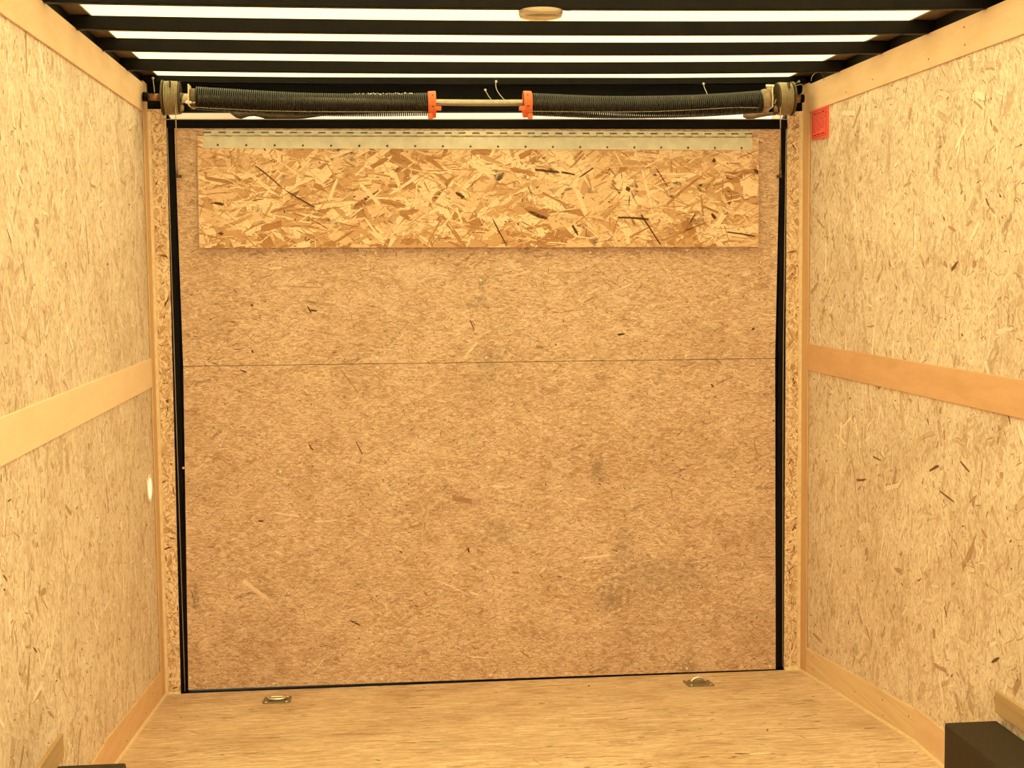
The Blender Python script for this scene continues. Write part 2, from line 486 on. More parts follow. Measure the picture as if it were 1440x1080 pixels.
def one_strand(bm, P, rect, u, v, hl, hw, ang, h, mi, rg, ragged=0.35):
    uvl = bm.loops.layers.uv.verify()
    n = 3 if hl / hw > 2.2 else 2
    if hl > .04: n = 6
    bend = rg.uniform(-.05, .05) * hl
    ca, sa = math.cos(ang), math.sin(ang)
    o1, o2 = rg.uniform(0, 9), rg.uniform(0, 9)
    sk = rg.uniform(-.5, .5) * min(hw, hl * .4)
    rows = []
    for i in range(n + 1):
        t = -1 + 2 * i / n
        e = rg.uniform(.2, 1.0) if i in (0, n) else rg.uniform(1 - ragged, 1.0)
        row = []
        for sgn in (-1, 1):
            a = t * hl + (sk * sgn if i in (0, n) else 0) + rg.uniform(-.12, .12) * hl / n
            b = sgn * hw * (e if sgn > 0 else min(1, e + rg.uniform(-.15, .15))) + bend * (1 - t * t)
            uu = min(max(u + a * ca - b * sa, rect[0]), rect[1]); vv = min(max(v + a * sa + b * ca, rect[2]), rect[3])
            row.append((bm.verts.new(P(uu, vv, h)), (a + o1, b + o2)))
        rows.append(row)
    for A, C in zip(rows, rows[1:]):
        q = (A[0], A[1], C[1], C[0])
        f = bm.faces.new([x[0] for x in q])
        f.material_index = mi
        for l, x in zip(f.loops, q): l[uvl].uv = x[1]

def scatter(bm, P, rect, layers, seed, marks=()):
    """layers: (count, len range, width range, (angle, spread), weights of the five tones)"""
    rg = random.Random(seed)
    h = .00012
    for cnt, lr, wr, (a0, sp_), wts in layers:
        for _ in range(cnt):
            L = lr[0] + (lr[1] - lr[0]) * rg.random() ** 1.6
            Wd = wr[0] + (wr[1] - wr[0]) * rg.random() ** 1.5
            u = rg.uniform(rect[0], rect[1]); v = rg.uniform(rect[2], rect[3])
            mi = rg.choices(range(5), weights=wts)[0] + 1
            ang = a0 + rg.gauss(0, sp_)
            if mi < 5 and Wd > .012:
                one_strand(bm, P, rect, u + .0008, v - .0010, L / 2 + .0006, Wd / 2 + .0012, ang, h, 4, rg)  # brown copy set lower paints a shaded edge under wide strands
            one_strand(bm, P, rect, u, v, L / 2, Wd / 2, ang, h + .00002, mi, rg)
            h += 3e-8
    for u, v, hl, hw, ang, c, a in marks:
        if rect[0] < u < rect[1] and rect[2] < v < rect[3]:
            mi = {'pale': 1, 'mid': 4, 'dark': 5}[c]
            one_strand(bm, P, rect, u, v, max(hl * .9, .003), max(hw * .8, .0012), ang, .00045, mi, rg, .25)

flap_marks = [
    (1.395, 1.760, 0.0505, 0.0197, -0.375, 'mid', 0.95),
    (1.396, 1.750, 0.0412, 0.0092, -0.399, 'dark', 0.35),
    (0.428, 1.716, 0.0421, 0.0170, 0.228, 'mid', 0.90),
    (1.433, 1.910, 0.0498, 0.0066, -0.111, 'dark', 0.70),
    (1.511, 1.900, 0.0284, 0.0052, -0.177, 'dark', 0.90),
    (1.754, 1.734, 0.0632, 0.0052, -0.071, 'dark', 0.60),
    (1.536, 1.692, 0.0242, 0.0066, -1.052, 'dark', 0.90),
    (0.422, 1.893, 0.0684, 0.0033, -0.708, 'dark', 0.60),
    (0.533, 1.814, 0.0686, 0.0039, -0.535, 'dark', 0.60),
    (0.475, 1.780, 0.0587, 0.0066, 0.303, 'mid', 0.95),
    (1.255, 1.689, 0.0617, 0.0033, -1.100, 'dark', 0.60),
    (1.578, 1.903, 0.0349, 0.0039, -2.550, 'dark', 0.50),
    (1.544, 1.946, 0.0414, 0.0052, -2.348, 'mid', 0.80),
    (1.111, 1.824, 0.0193, 0.0092, -0.638, 'dark', 0.90),
    (0.604, 1.853, 0.0253, 0.0157, -0.428, 'mid', 0.90),
    (0.885, 1.877, 0.0317, 0.0105, -1.299, 'pale', 0.90),
    (0.785, 1.827, 0.0563, 0.0092, -0.829, 'pale', 0.80),
    (0.653, 1.844, 0.0483, 0.0079, -1.942, 'pale', 0.70),
    (0.798, 1.702, 0.0570, 0.0052, -0.910, 'pale', 0.80),
    (0.908, 1.862, 0.0702, 0.0079, 0.572, 'pale', 0.60),
    (2.108, 1.866, 0.0628, 0.0052, 0.241, 'mid', 0.80),
    (2.079, 1.724, 0.0313, 0.0131, -2.163, 'pale', 0.60),
    (2.058, 1.946, 0.0068, 0.0092, -0.629, 'dark', 0.95),
    (1.734, 1.842, 0.0094, 0.0092, -0.559, 'dark', 0.95),
    (0.249, 1.691, 0.0085, 0.0079, -0.490, 'dark', 0.95),
    (0.926, 1.764, 0.0393, 0.0131, 0.128, 'mid', 0.70),
    (1.947, 1.686, 0.1078, 0.0039, 0.370, 'mid', 0.80),
    (1.964, 1.712, 0.0458, 0.0039, 1.019, 'dark', 0.50),
    (2.220, 1.905, 0.0136, 0.0105, -0.629, 'dark', 0.80),
    (2.056, 1.740, 0.0135, 0.0079, -0.890, 'dark', 0.80),
    (1.731, 1.669, 0.0319, 0.0118, -1.413, 'pale', 0.70),
    (0.244, 1.798, 0.0194, 0.0066, -0.207, 'dark', 0.50),
    (0.700, 1.720, 0.0457, 0.0039, -0.232, 'mid', 0.90),
    (1.022, 1.700, 0.0667, 0.0039, 1.054, 'mid', 0.80),
    (1.462, 1.807, 0.0586, 0.0052, -0.460, 'mid', 0.70),
    (1.960, 1.699, 0.0332, 0.0236, -0.924, 'mid', 0.50),
    (0.247, 1.881, 0.0560, 0.0092, -0.189, 'mid', 0.80),
    (0.820, 1.942, 0.0369, 0.0118, -2.648, 'mid', 0.70),
    (1.023, 1.938, 0.0436, 0.0118, -0.639, 'mid', 0.70),
    (1.819, 1.692, 0.0729, 0.0039, -0.990, 'dark', 0.40),
    (2.161, 1.672, 0.0608, 0.0039, -0.165, 'dark', 0.60),
    (1.947, 1.837, 0.0943, 0.0066, 0.669, 'mid', 0.50),
]
door_marks = [
    (1.337, 0.100, 0.0289, 0.0039, -0.650, 'mid', 0.95),
    (0.557, 1.414, 0.0150, 0.0039, -1.048, 'dark', 0.90),
    (0.573, 1.409, 0.0127, 0.0039, -0.197, 'dark', 0.60),
    (0.350, 1.431, 0.0064, 0.0052, -0.675, 'dark', 0.95),
    (0.552, 0.905, 0.0147, 0.0033, -0.954, 'dark', 0.90),
    (0.349, 1.262, 0.0074, 0.0039, -1.077, 'dark', 0.90),
    (1.506, 1.393, 0.0299, 0.0039, 0.168, 'mid', 0.80),
    (1.712, 1.305, 0.0161, 0.0052, 0.124, 'dark', 0.70),
    (2.215, 1.317, 0.0068, 0.0052, 0.629, 'dark', 0.90),
    (1.464, 1.269, 0.0050, 0.0039, -0.644, 'dark', 0.90),
    (0.314, 1.192, 0.0150, 0.0039, -0.374, 'dark', 0.80),
    (0.362, 0.637, 0.0121, 0.0039, -0.124, 'dark', 0.90),
    (0.875, 0.506, 0.0072, 0.0052, -0.432, 'dark', 0.90),
    (1.128, 0.504, 0.0113, 0.0039, -1.347, 'dark', 0.90),
    (0.694, 1.151, 0.0664, 0.0026, -0.962, 'mid', 0.90),
    (0.965, 1.396, 0.0369, 0.0021, -0.573, 'mid', 0.90),
    (1.153, 1.347, 0.0211, 0.0026, -1.181, 'dark', 0.70),
    (1.305, 0.414, 0.0145, 0.0066, -0.034, 'mid', 0.90),
    (1.107, 0.696, 0.0411, 0.0144, -0.233, 'mid', 0.55),
    (0.339, 0.379, 0.0658, 0.0118, -0.683, 'pale', 0.60),
    (1.602, 0.465, 0.0683, 0.0066, 0.088, 'pale', 0.40),
    (0.108, 0.363, 0.0303, 0.0039, -1.338, 'mid', 0.80),
    (0.702, 0.242, 0.0239, 0.0039, -0.501, 'dark', 0.70),
    (0.728, 0.899, 0.0293, 0.0026, -1.130, 'dark', 0.60),
    (0.542, 1.497, 0.0686, 0.0026, -0.044, 'mid', 0.60),
    (2.226, 0.865, 0.0288, 0.0039, -1.271, 'mid', 0.60),
    (2.058, 1.105, 0.0089, 0.0039, -0.905, 'dark', 0.80),
    (2.298, 0.966, 0.0101, 0.0039, -0.574, 'dark', 0.80),
]
right_marks = [
    (-1.615, 1.714, 0.0166, 0.0052, -2.335, 'dark', 0.85),
    (-1.643, 1.692, 0.0202, 0.0052, -2.622, 'mid', 0.95),
    (-1.675, 1.652, 0.0479, 0.0052, -1.696, 'pale', 0.90),
    (-1.410, 1.548, 0.0275, 0.0079, 2.629, 'dark', 0.70),
    (-1.345, 1.551, 0.0174, 0.0105, -2.665, 'mid', 0.80),
    (-1.212, 1.841, 0.0125, 0.0066, -1.611, 'mid', 0.90),
    (-1.051, 1.794, 0.0348, 0.0052, 3.012, 'mid', 0.90),
    (-1.501, 1.662, 0.0240, 0.0066, 2.846, 'mid', 0.95),
    (-1.387, 1.651, 0.0310, 0.0066, -2.881, 'mid', 0.90),
    (-1.468, 1.357, 0.0083, 0.0052, -2.705, 'dark', 0.90),
    (-1.232, 1.091, 0.0127, 0.0066, -2.301, 'dark', 0.90),
    (-1.282, 0.960, 0.0394, 0.0066, 2.792, 'dark', 0.85),
    (-0.665, 0.837, 0.0497, 0.0052, 2.970, 'dark', 0.80),
    (-1.497, 0.995, 0.0354, 0.0046, -2.811, 'dark', 0.80),
    (-1.377, 0.893, 0.0566, 0.0039, -2.991, 'dark', 0.70),
    (-0.811, 0.927, 0.0396, 0.0039, -3.091, 'dark', 0.80),
    (-1.555, 0.914, 0.0318, 0.0052, 2.615, 'mid', 0.95),
    (-1.007, 0.601, 0.0331, 0.0118, 3.066, 'mid', 0.90),
    (-1.709, 0.510, 0.0284, 0.0066, 2.646, 'dark', 0.90),
    (-1.348, 0.386, 0.0522, 0.0092, 3.055, 'mid', 0.60),
    (-0.205, 0.176, 0.0641, 0.0092, -3.087, 'mid', 0.90),
    (-1.091, 1.142, 0.0153, 0.0092, -2.810, 'mid', 0.90),
    (-1.765, 1.155, 0.0179, 0.0039, -2.097, 'dark', 0.60),
    (-0.212, 1.704, 0.0542, 0.0066, -2.744, 'mid', 0.80),
    (-1.379, 0.558, 0.0191, 0.0052, -2.152, 'dark', 0.70),
    (-1.627, 0.833, 0.0255, 0.0066, 0.446, 'mid', 0.80),
]
left_marks = [
    (-1.673, 0.557, 0.0160, 0.0183, -1.219, 'mid', 0.55),
    (-1.503, 0.942, 0.0407, 0.0092, -0.486, 'mid', 0.60),
    (-2.001, 1.637, 0.0255, 0.0026, -0.702, 'dark', 0.80),
    (-1.812, 0.796, 0.0295, 0.0118, -0.051, 'mid', 0.60),
    (-1.874, 1.768, 0.0211, 0.0052, -0.549, 'mid', 0.80),
    (-1.732, 1.678, 0.0180, 0.0105, -0.055, 'mid', 0.50),
    (-1.093, 0.726, 0.0260, 0.0026, -1.552, 'dark', 0.70),
    (-2.148, 0.903, 0.0191, 0.0039, -0.581, 'dark', 0.60),
    (-1.796, 0.764, 0.0409, 0.0026, -0.612, 'mid', 0.80),
    (-1.587, 0.905, 0.0186, 0.0026, -1.490, 'mid', 0.80),
    (-0.665, 1.814, 0.0201, 0.0039, -1.107, 'mid', 0.70),
    (-1.848, 0.808, 0.0255, 0.0026, -2.017, 'dark', 0.50),
    (-0.917, 1.817, 0.0103, 0.0039, -2.322, 'dark', 0.50),
    (-1.911, 0.682, 0.0225, 0.0039, -0.563, 'dark', 0.60),
    (-1.780, 0.487, 0.0407, 0.0066, -0.513, 'mid', 0.50),
    (-1.877, 1.852, 0.0086, 0.0039, -1.396, 'dark', 0.60),
    (-1.796, 1.853, 0.0172, 0.0039, -0.294, 'mid', 0.90),
]

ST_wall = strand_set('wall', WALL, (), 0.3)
ST_door = strand_set('door', DOOR, door_stains, 0.28)
ST_flap = strand_set('flap', FLAP, flap_stains)
ST_floor = strand_set('floor', FLOOR, (), 0.45)
ST_jamb = strand_set('jamb', JAMB)
WALL_SC = [(260, (.05, .14), (.008, .028), (PI / 2, .7), (5, 3, 2.2, .25, 0)),
           (1300, (.02, .07), (.003, .010), (PI / 2, .8), (5, 1, 3, .9, 0)),
           (3600, (.008, .035), (.0016, .0055), (PI / 2, .85), (1.2, 0, 3.5, 4.2, .4)),
           (1500, (.006, .026), (.0020, .0075), (PI / 2, .9), (0, 0, 0, 4, 1.1)),
           (150, (.015, .045), (.008, .022), (PI / 2, .6), (0, 0, 3, 2, 0))]
DOOR_SC = [(220, (.03, .09), (.003, .011), (0, .45), (1, 4, 3, .12, 0)),
           (3200, (.010, .032), (.0010, .0030), (0, .5), (2.4, 2, 3, 1.6, 0)),
           (8500, (.005, .026), (.0009, .0026), (0, .75), (.8, 0, 2.4, 5, .8)),
           (1100, (.004, .014), (.0012, .0032), (0, .9), (0, 0, 0, 1.5, 3))]
FLAP_SC = [(340, (.07, .20), (.022, .062), (0, .5), (3.5, 5, 3.5, 1.3, 0)),
           (300, (.05, .15), (.006, .022), (0, .6), (3.5, 3, 3, 1.8, 0)),
           (700, (.02, .09), (.0016, .0065), (0, .7), (3.5, 0, 2, 3.5, .35)),
           (2600, (.006, .035), (.0010, .0032), (0, .8), (1.5, 0, 2.5, 4, .8)),
           (70, (.006, .014), (.003, .007), (0, .9), (0, 0, 0, 2, 3))]
FLOOR_SC = [(260, (.08, .25), (.004, .016), (0, .12), (3, 3, 2, .3, 0)),
            (3000, (.02, .12), (.0012, .0060), (0, .16), (3, 0, 4, 3.2, .25)),
            (260, (.01, .05), (.003, .008), (0, .5), (0, 0, 1, 3, 1.2))]
JAMB_SC = [(120, (.02, .07), (.005, .018), (PI / 2, .8), (5, 2, 3, 1.5, 0)),
           (500, (.008, .034), (.0020, .0075), (PI / 2, .9), (2, 0, 2, 5, 1.4))]

# ------------------------------------------------------------------ setting
W = 2.40
SL, YJ = 0.0935, -1.165
ZJ = -SL * YJ
YF = -7.0
def fz(y): return -SL * y if y > YJ else ZJ
T = 0.006
def S(name, bm, m, **kw):
    return obj(name, bm, m, kind='structure', **kw)

S('ground', bx(-12, 14, -18, 12, -0.62, -0.60), M_ground)
bm = B(); hexa(bm, [(-.03, .06, -.03 - .0056), (W + .03, .06, -.03 - .0056), (W + .03, YJ, ZJ - .03), (-.03, YJ, ZJ - .03),
                    (-.03, .06, -.0056), (W + .03, .06, -.0056), (W + .03, YJ, ZJ), (-.03, YJ, ZJ)])
scatter(bm, lambda u, v, h: (u, v, fz(v) + h), (.002, W - .002, YJ + .001, -.002), FLOOR_SC, 11)
S('floor', bm, [M_floor] + ST_floor)
bm = bx(-.03, W + .03, YF, YJ, ZJ - .03, ZJ)
scatter(bm, lambda u, v, h: (u, v, ZJ + h), (.002, W - .002, -2.4, YJ - .001), FLOOR_SC, 12)
S('floor', bm, [M_floor] + ST_floor)
bm = bx(-.022, -T, YF, 0.05, -.03, 2.218)
scatter(bm, lambda u, v, h: (-T + h, u, v), (-2.6, -.08, .05, 2.13), WALL_SC, 21, left_marks)
def gap(bm, x, y0, y1, z0, z1):  # dark strip painted as the shadow line of the joint beside the post
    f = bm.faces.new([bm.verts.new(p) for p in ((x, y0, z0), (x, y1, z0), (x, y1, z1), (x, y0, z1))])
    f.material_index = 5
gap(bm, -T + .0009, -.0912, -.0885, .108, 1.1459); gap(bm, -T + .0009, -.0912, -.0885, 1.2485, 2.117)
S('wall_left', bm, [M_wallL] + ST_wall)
bm = bx(W + T, W + .022, YF, 0.05, -.03, 2.218)
scatter(bm, lambda u, v, h: (W + T - h, u, v), (-2.6, -.08, .05, 2.13), WALL_SC, 22, right_marks)
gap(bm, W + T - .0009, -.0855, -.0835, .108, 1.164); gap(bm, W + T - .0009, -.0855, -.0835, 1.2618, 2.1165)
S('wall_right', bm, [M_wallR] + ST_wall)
# plywood trim on the side walls
S('trim_1', bx(-T, 0, YF, -.0885, 2.1170, 2.2180), M_rail, bevel=.0012)
S('trim_2', bx(W, W + T, YF, -.0835, 2.1165, 2.2170), M_rail, bevel=.0012)
bm = B(); prism_y(bm, [(-T, 1.1459), (0, 1.1459), (0, 1.2485), (-T, 1.2485)], YF, -.0885)
S('trim_3', bm, M_railpale, bevel=.0012)
bm = B(); prism_y(bm, [(W, 1.1640), (W + T, 1.1640), (W + T, 1.2618), (W, 1.2618)], YF, -.0835)
S('trim_4', bm, M_railtan, bevel=.0012)
S('trim_5', bx(-T, 0, -.0880, 0.0, 0.0, 2.2270), M_post, bevel=.001)
S('trim_6', bx(W, W + T, -.0830, 0.0, 0.0, 2.2240), M_post, bevel=.001)
# slim corner beads where the side walls meet the rear jambs
def bead(x, s):
    bm = B()
    prof = [(x, -.0)] + [(x + s * .011 * math.cos(a), -.011 * math.sin(a)) for a in [i * PI / 12 for i in range(7)]]
    vs = [bm.verts.new((px, py, 0)) for px, py in prof]
    vt = [bm.verts.new((px, py, 2.128)) for px, py in prof]
    n = len(prof)
    bm.faces.new(vs); bm.faces.new(vt[::-1])
    for i in range(n): bm.faces.new((vs[i], vs[(i + 1) % n], vt[(i + 1) % n], vt[i]))
    return bm
S('trim_7', bead(0.0, 1), M_caulk)
S('trim_8', bead(W, -1), M_caulk)
# baseboards: along the sloping rear floor, then level
def base_board(x0, x1, mats, name, h0, h1):
    bm = B(); yy = -.0885 if x0 < 1 else -.0835
    hexa(bm, [(x0, yy, fz(yy)), (x1, yy, fz(yy)), (x1, YJ, ZJ), (x0, YJ, ZJ), (x0, yy, fz(yy) + h0), (x1, yy, fz(yy) + h0), (x1, YJ, ZJ + h0), (x0, YJ, ZJ + h0)])
    S(name, bm, mats[0], bevel=.001)
    S(name, bx(x0, x1, YF, YJ - .0015, ZJ, ZJ + h1), mats[1], bevel=.001)
base_board(-T, 0, (M_ply2, M_ply2), 'baseboard_left', .1003, .097)
base_board(W, W + T, (M_pine, M_rail), 'baseboard_right', .1003, .105)
# caulk fillets at the floor edges and under the jambs
def fillet(x, s, r=.007):
    bm = B()
    for ya, yb in ((0, YJ), (YJ, YF)):
        hexa(bm, [(x, ya, fz(ya)), (x + s * r, ya, fz(ya)), (x + s * r, yb, fz(yb)), (x, yb, fz(yb)),
                  (x, ya, fz(ya) + r), (x + s * .002, ya, fz(ya) + r * .9), (x + s * .002, yb, fz(yb) + r * .9), (x, yb, fz(yb) + r)])
    return bm
S('trim_9', fillet(0, 1), M_caulk)
S('trim_10', fillet(W, -1), M_caulk)
# rear jambs of strand board
bm = B(); hexa(bm, [(0, 0, 0), (.054, 0, 0), (.054, .045, 0), (0, .045, 0), (0, 0, 2.137), (.064, 0, 2.137), (.064, .045, 2.137), (0, .045, 2.137)])
scatter(bm, lambda u, v, h: (u, -h, v), (.001, .0535, .002, 2.135), JAMB_SC, 31)
S('wall_rear', bm, [M_jamb] + ST_jamb)
bm = B(); hexa(bm, [(2.340, 0, 0), (W, 0, 0), (W, .045, 0), (2.340, .045, 0), (2.343, 0, 2.128), (W, 0, 2.128), (W, .045, 2.128), (2.343, .045, 2.128)])
scatter(bm, lambda u, v, h: (u, -h, v), (2.3435, W, .002, 2.126), JAMB_SC, 32)
S('wall_rear', bm, [M_jamb] + ST_jamb)
bm = B(); hexa(bm, [(0.0, -.006, 0), (.054, -.006, 0), (.054, 0, 0), (0, 0, 0), (0.0, -.001, .006), (.054, -.001, .006), (.054, 0, .007), (0, 0, .007)])
S('trim_11', bm, M_caulk)
bm = B(); hexa(bm, [(2.341, -.012, 0), (W - .002, -.016, 0), (W - .002, 0, 0), (2.341, 0, 0), (2.341, -.002, .010), (W - .002, -.003, .016), (W - .002, 0, .017), (2.341, 0, .011)])
S('trim_12', bm, M_caulk, bevel=.003)
# boards on the walls above the wheel wells
S('trim_13', bx(-T, 0.004, -4.2, -1.700, .352, .414), M_grey, bevel=.001)
S('trim_14', bx(W - .004, W + T, -4.2, -1.730, .377, .436), M_grey, bevel=.001)
# roof
S('ceiling', bx(-.045, W + .045, YF, .11, 2.2590, 2.2605), M_roof)
bm = B(); box(bm, -.06, .0375, YF, .11, 2.2545, 2.2585); box(bm, 2.353, W + .06, YF, .11, 2.2545, 2.2585)
S('trim_15', bm, M_flange)
S('trim_16', bx(-.055, -.0165, YF, .11, 2.2185, 2.2540), M_steel)
S('trim_17', bx(W + .0165, W + .055, YF, .11, 2.2185, 2.2540), M_steel)
# steel header plate across the rear, above the gap of daylight
S('trim_18', bx(-.016, W + .016, .020, .050, 2.128, 2.2540), M_flat)
# outer panel seen through the gap; its dimmer ends are coloured cream
S('trim_19', bx(-.08, .290, .50, .515, 2.00, 2.24), M_paneldim)
S('trim_20', bx(2.43, 2.62, .50, .515, 2.00, 2.24), M_paneldim)
S('trim_22', bx(.292, 2.428, .50, .515, 2.00, 2.24), M_white)
# nail heads in the trim boards
def nails(pts, x):
    s = 1 if x < 1 else -1
    for i, (y, z) in enumerate(pts):
        bm = B()
        bmesh.ops.create_cone(bm, cap_ends=True, segments=10, radius1=.0028, radius2=.0028, depth=.001)
        bmesh.ops.rotate(bm, verts=bm.verts, cent=(0, 0, 0), matrix=Matrix.Rotation(PI / 2, 3, 'Y'))
        bmesh.ops.translate(bm, verts=bm.verts, vec=(x + s * .0004, y, z))
        yield bm
bm_all = list(nails([(-1.217, 2.143), (-1.47, 2.144), (-1.464, 2.192), (-.753, 2.146), (-.498, 2.137), (-.898, .155), (-.906, .106), (-1.124, .173), (-.634, .102), (-.169, .098), (-.178, .051)], W))
for i, b_ in enumerate(bm_all):
    par = bpy.data.objects['trim_2'] if i < 5 else bpy.data.objects['baseboard_right']
    obj('nail_head', b_, M_nail, par)
for b_ in nails([(-.824, .100), (-.454, .071), (-.309, .096)], 0):
    obj('nail_head', b_, M_nail, bpy.data.objects['baseboard_left'])

# ------------------------------------------------------------------ rear door and its black steel frame
def quadslab(p, y0, y1):
    """p = four (x,z) corners"""
    bm = B()
    a = [bm.verts.new((x, y0, z)) for x, z in p]; b = [bm.verts.new((x, y1, z)) for x, z in p]
    bm.faces.new(a); bm.faces.new(b[::-1])
    for i in range(4): bm.faces.new((a[i], a[(i + 1) % 4], b[(i + 1) % 4], b[i]))
    return bm
door = empty('door_1', (1.2, 0, 0), kind='structure')
bm = quadslab([(.082, .013), (2.307, .005), (2.300, 1.2030), (.0985, 1.2120)], 0, .018)
scatter(bm, lambda u, v, h: (u, -h, v), (.100, 2.299, .0150, 1.2020), DOOR_SC, 41, door_marks)
obj('lower_panel', bm, [M_door] + ST_door, door)
bm = quadslab([(.0985, 1.2140), (2.300, 1.2050), (2.316, 2.0620), (.092, 2.0690)], 0, .018)
scatter(bm, lambda u, v, h: (u, -h, v), (.100, 2.299, 1.2150, 2.0600), [(int(c * .7), *r) for c, *r in DOOR_SC], 42, door_marks)
obj('upper_panel', bm, [M_door] + ST_door, door)
obj('backing_sheet', quadslab([(.070, .008), (2.325, .003), (2.330, 2.0700), (.080, 2.0740)], .0185, .032), M_flat, door)
sp = [(.434, 1.621), (.802, 1.617), (1.206, 1.611), (1.596, 1.611), (1.961, 1.616), (2.293, 1.604), (.110, 1.235), (.437, 1.223), (.800, 1.231),
      (1.204, 1.226), (1.599, 1.226), (1.958, 1.221), (.111, 1.191), (.802, 1.197), (2.292, 1.180), (.088, .841), (.438, .819), (.800, .815),
      (1.207, .816), (2.274, .776), (.0895, .059), (.796, .025), (1.199, .421), (1.959, .021), (2.285, .017), (.395, .024), (1.205, .023), (1.187, 1.513)]
def screw_bm(x, z, y=0.0, r=.0046):
    bm = B()
    prof = [(r, 0), (r * .9, -.0012), (r * .45, -.0018), (r * .3, -.0006)]
    rings = []
    for rr, yy in prof:
        rings.append([bm.verts.new((x + rr * math.cos(2 * PI * i / 12), y + yy, z + rr * math.sin(2 * PI * i / 12))) for i in range(12)])
    for A, C in zip(rings, rings[1:]):
        for i in range(12): bm.faces.new((A[i], A[(i + 1) % 12], C[(i + 1) % 12], C[i]))
    bm.faces.new(rings[-1])
    return bm
for x, z in sp:
    obj('screw', screw_bm(x, z), M_screw, door)
fr = empty('trim_21', (1.2, .01, 0), kind='structure')
obj('left_channel', quadslab([(.0545, 0), (.0815, 0), (.0915, 2.0690), (.0645, 2.13)], .006, .05), M_flat, fr)
obj('right_channel', quadslab([(2.3075, 0), (2.3395, 0), (2.3425, 2.12), (2.3165, 2.0620)], .006, .05), M_flat, fr)
obj('head_channel', quadslab([(.0650, 2.0700), (2.3425, 2.0630), (2.3425, 2.0985), (.0650, 2.1000)], -.004, .045), M_flat, fr)
obj('head_lip', quadslab([(.0650, 2.0985), (2.3425, 2.0970), (2.3425, 2.1000), (.0650, 2.1015)], -.007, .045), M_gloss, fr)
obj('threshold', bx(.0545, 2.3395, -.001, .05, -.02, .0035), M_flat, fr)
bm = B(); tube(bm, spline([(.0672, -.002, 2.098), (.0678, -.002, 1.253), (.0700, -.002, .009)], 20), .0014, 8)  # thin rod carrying the painted highlight of the frame edge
obj('left_lip', bm, M_gloss, fr, smooth=True)
bm = B(); tube(bm, spline([(2.3385, -.002, 2.093), (2.3345, -.002, 1.60), (2.3310, -.002, 1.1), (2.3335, -.002, .013)], 20), .0014, 8)
obj('right_lip', bm, M_gloss, fr, smooth=True)

# ------------------------------------------------------------------ coarse board flap with its long hinge
flap = empty('ramp_flap', (1.2, -.010, 1.63), 'coarse strand board flap hinged across the top of the rear door', 'flap')
fb = hexa(B(), [(.1715, -.030, 1.640), (2.2270, -.030, 1.625), (2.2270, -.016, 1.625), (.1715, -.016, 1.640),
                                (.1735, -.0175, 2.040), (2.2290, -.0175, 2.031), (2.2290, -.003, 2.031), (.1735, -.003, 2.040)])
scatter(fb, lambda u, v, h: (u + (v - 1.64) * .005, -.030 + (v - (1.640 - (u - .1715) * .0073)) * .03125 - h, v), (.1725, 2.2265, 1.6270, 2.030), FLAP_SC, 51, flap_marks)
# keep strands inside the board's slightly tilted lower edge
for v_ in fb.verts:
    if v_.co.y < -.0171 and v_.co.z < 1.6402 - (v_.co.x - .1715) * .0073: v_.co.z = 1.6402 - (v_.co.x - .1715) * .0073
board = obj('board', fb, [M_flap] + ST_flap, flap)
leaf = obj('hinge_leaf', hexa(B(), [(.1965, -.0215, 1.9965), (2.2035, -.0215, 1.9835), (2.2035, -.0185, 1.9835), (.1965, -.0185, 1.9965),
                                    (.1975, -.0195, 2.0375), (2.2045, -.0195, 2.0285), (2.2045, -.0175, 2.0285), (.1975, -.0175, 2.0375)]), M_hinge, flap, bevel=.0005)
leaf['label'] = 'dull grey metal hinge leaf with a row of rivets'
bm = B(); hexa(bm, [(.1975, -.0120, 2.0420), (2.2045, -.0120, 2.0335), (2.2045, -.0005, 2.0335), (.1975, -.0005, 2.0420),
                    (.1975, -.0030, 2.0615), (2.2045, -.0030, 2.0530), (2.2045, -.0005, 2.0530), (.1975, -.0005, 2.0615)])
obj('fixed_leaf', bm, M_hinge, flap, bevel=.0005)
bm = B()
N = 79
for i in range(N):
    x0 = .1975 + 2.007 * i / N; x1 = x0 + 2.007 / N - .0012
    z0 = 2.0455 - .009 * i / N
    lathe_x(bm, [(x0, .0048), (x1, .0048)], -.0165 + .0006 * (i % 2), z0 + (.0006 if i % 2 else -.0006), 12)
barrel = obj('hinge_barrel', bm, M_hinge, flap)
bm = B()
for i in range(0, N, 2):      # slots cut in the fixed leaf above every other knuckle
    x0 = .1975 + 2.007 * i / N; x1 = x0 + 2.007 / N
    z0 = 2.0545 - .009 * i / N
    hexa(bm, [(x0, -.0140, z0 - .0015), (x1, -.0140, z0 - .0015), (x1, -.004, z0 - .0015), (x0, -.004, z0 - .0015),
              (x0, -.0115, z0 + .0012), (x1, -.0115, z0 + .0012), (x1, -.004, z0 + .0012), (x0, -.004, z0 + .0012)])
obj('slot_pattern', bm, M_dk, barrel)
for i in range(20):
    x = .2460 + i * .1009; z = 2.0075 - .016 * i / 19
    bm = B(); bmesh.ops.create_uvsphere(bm, u_segments=10, v_segments=6, radius=.0042)
    bmesh.ops.scale(bm, verts=bm.verts, vec=(1, .45, 1)); bmesh.ops.translate(bm, verts=bm.verts, vec=(x, -.0212, z))
    obj('rivet', bm, M_drum, leaf, smooth=True)

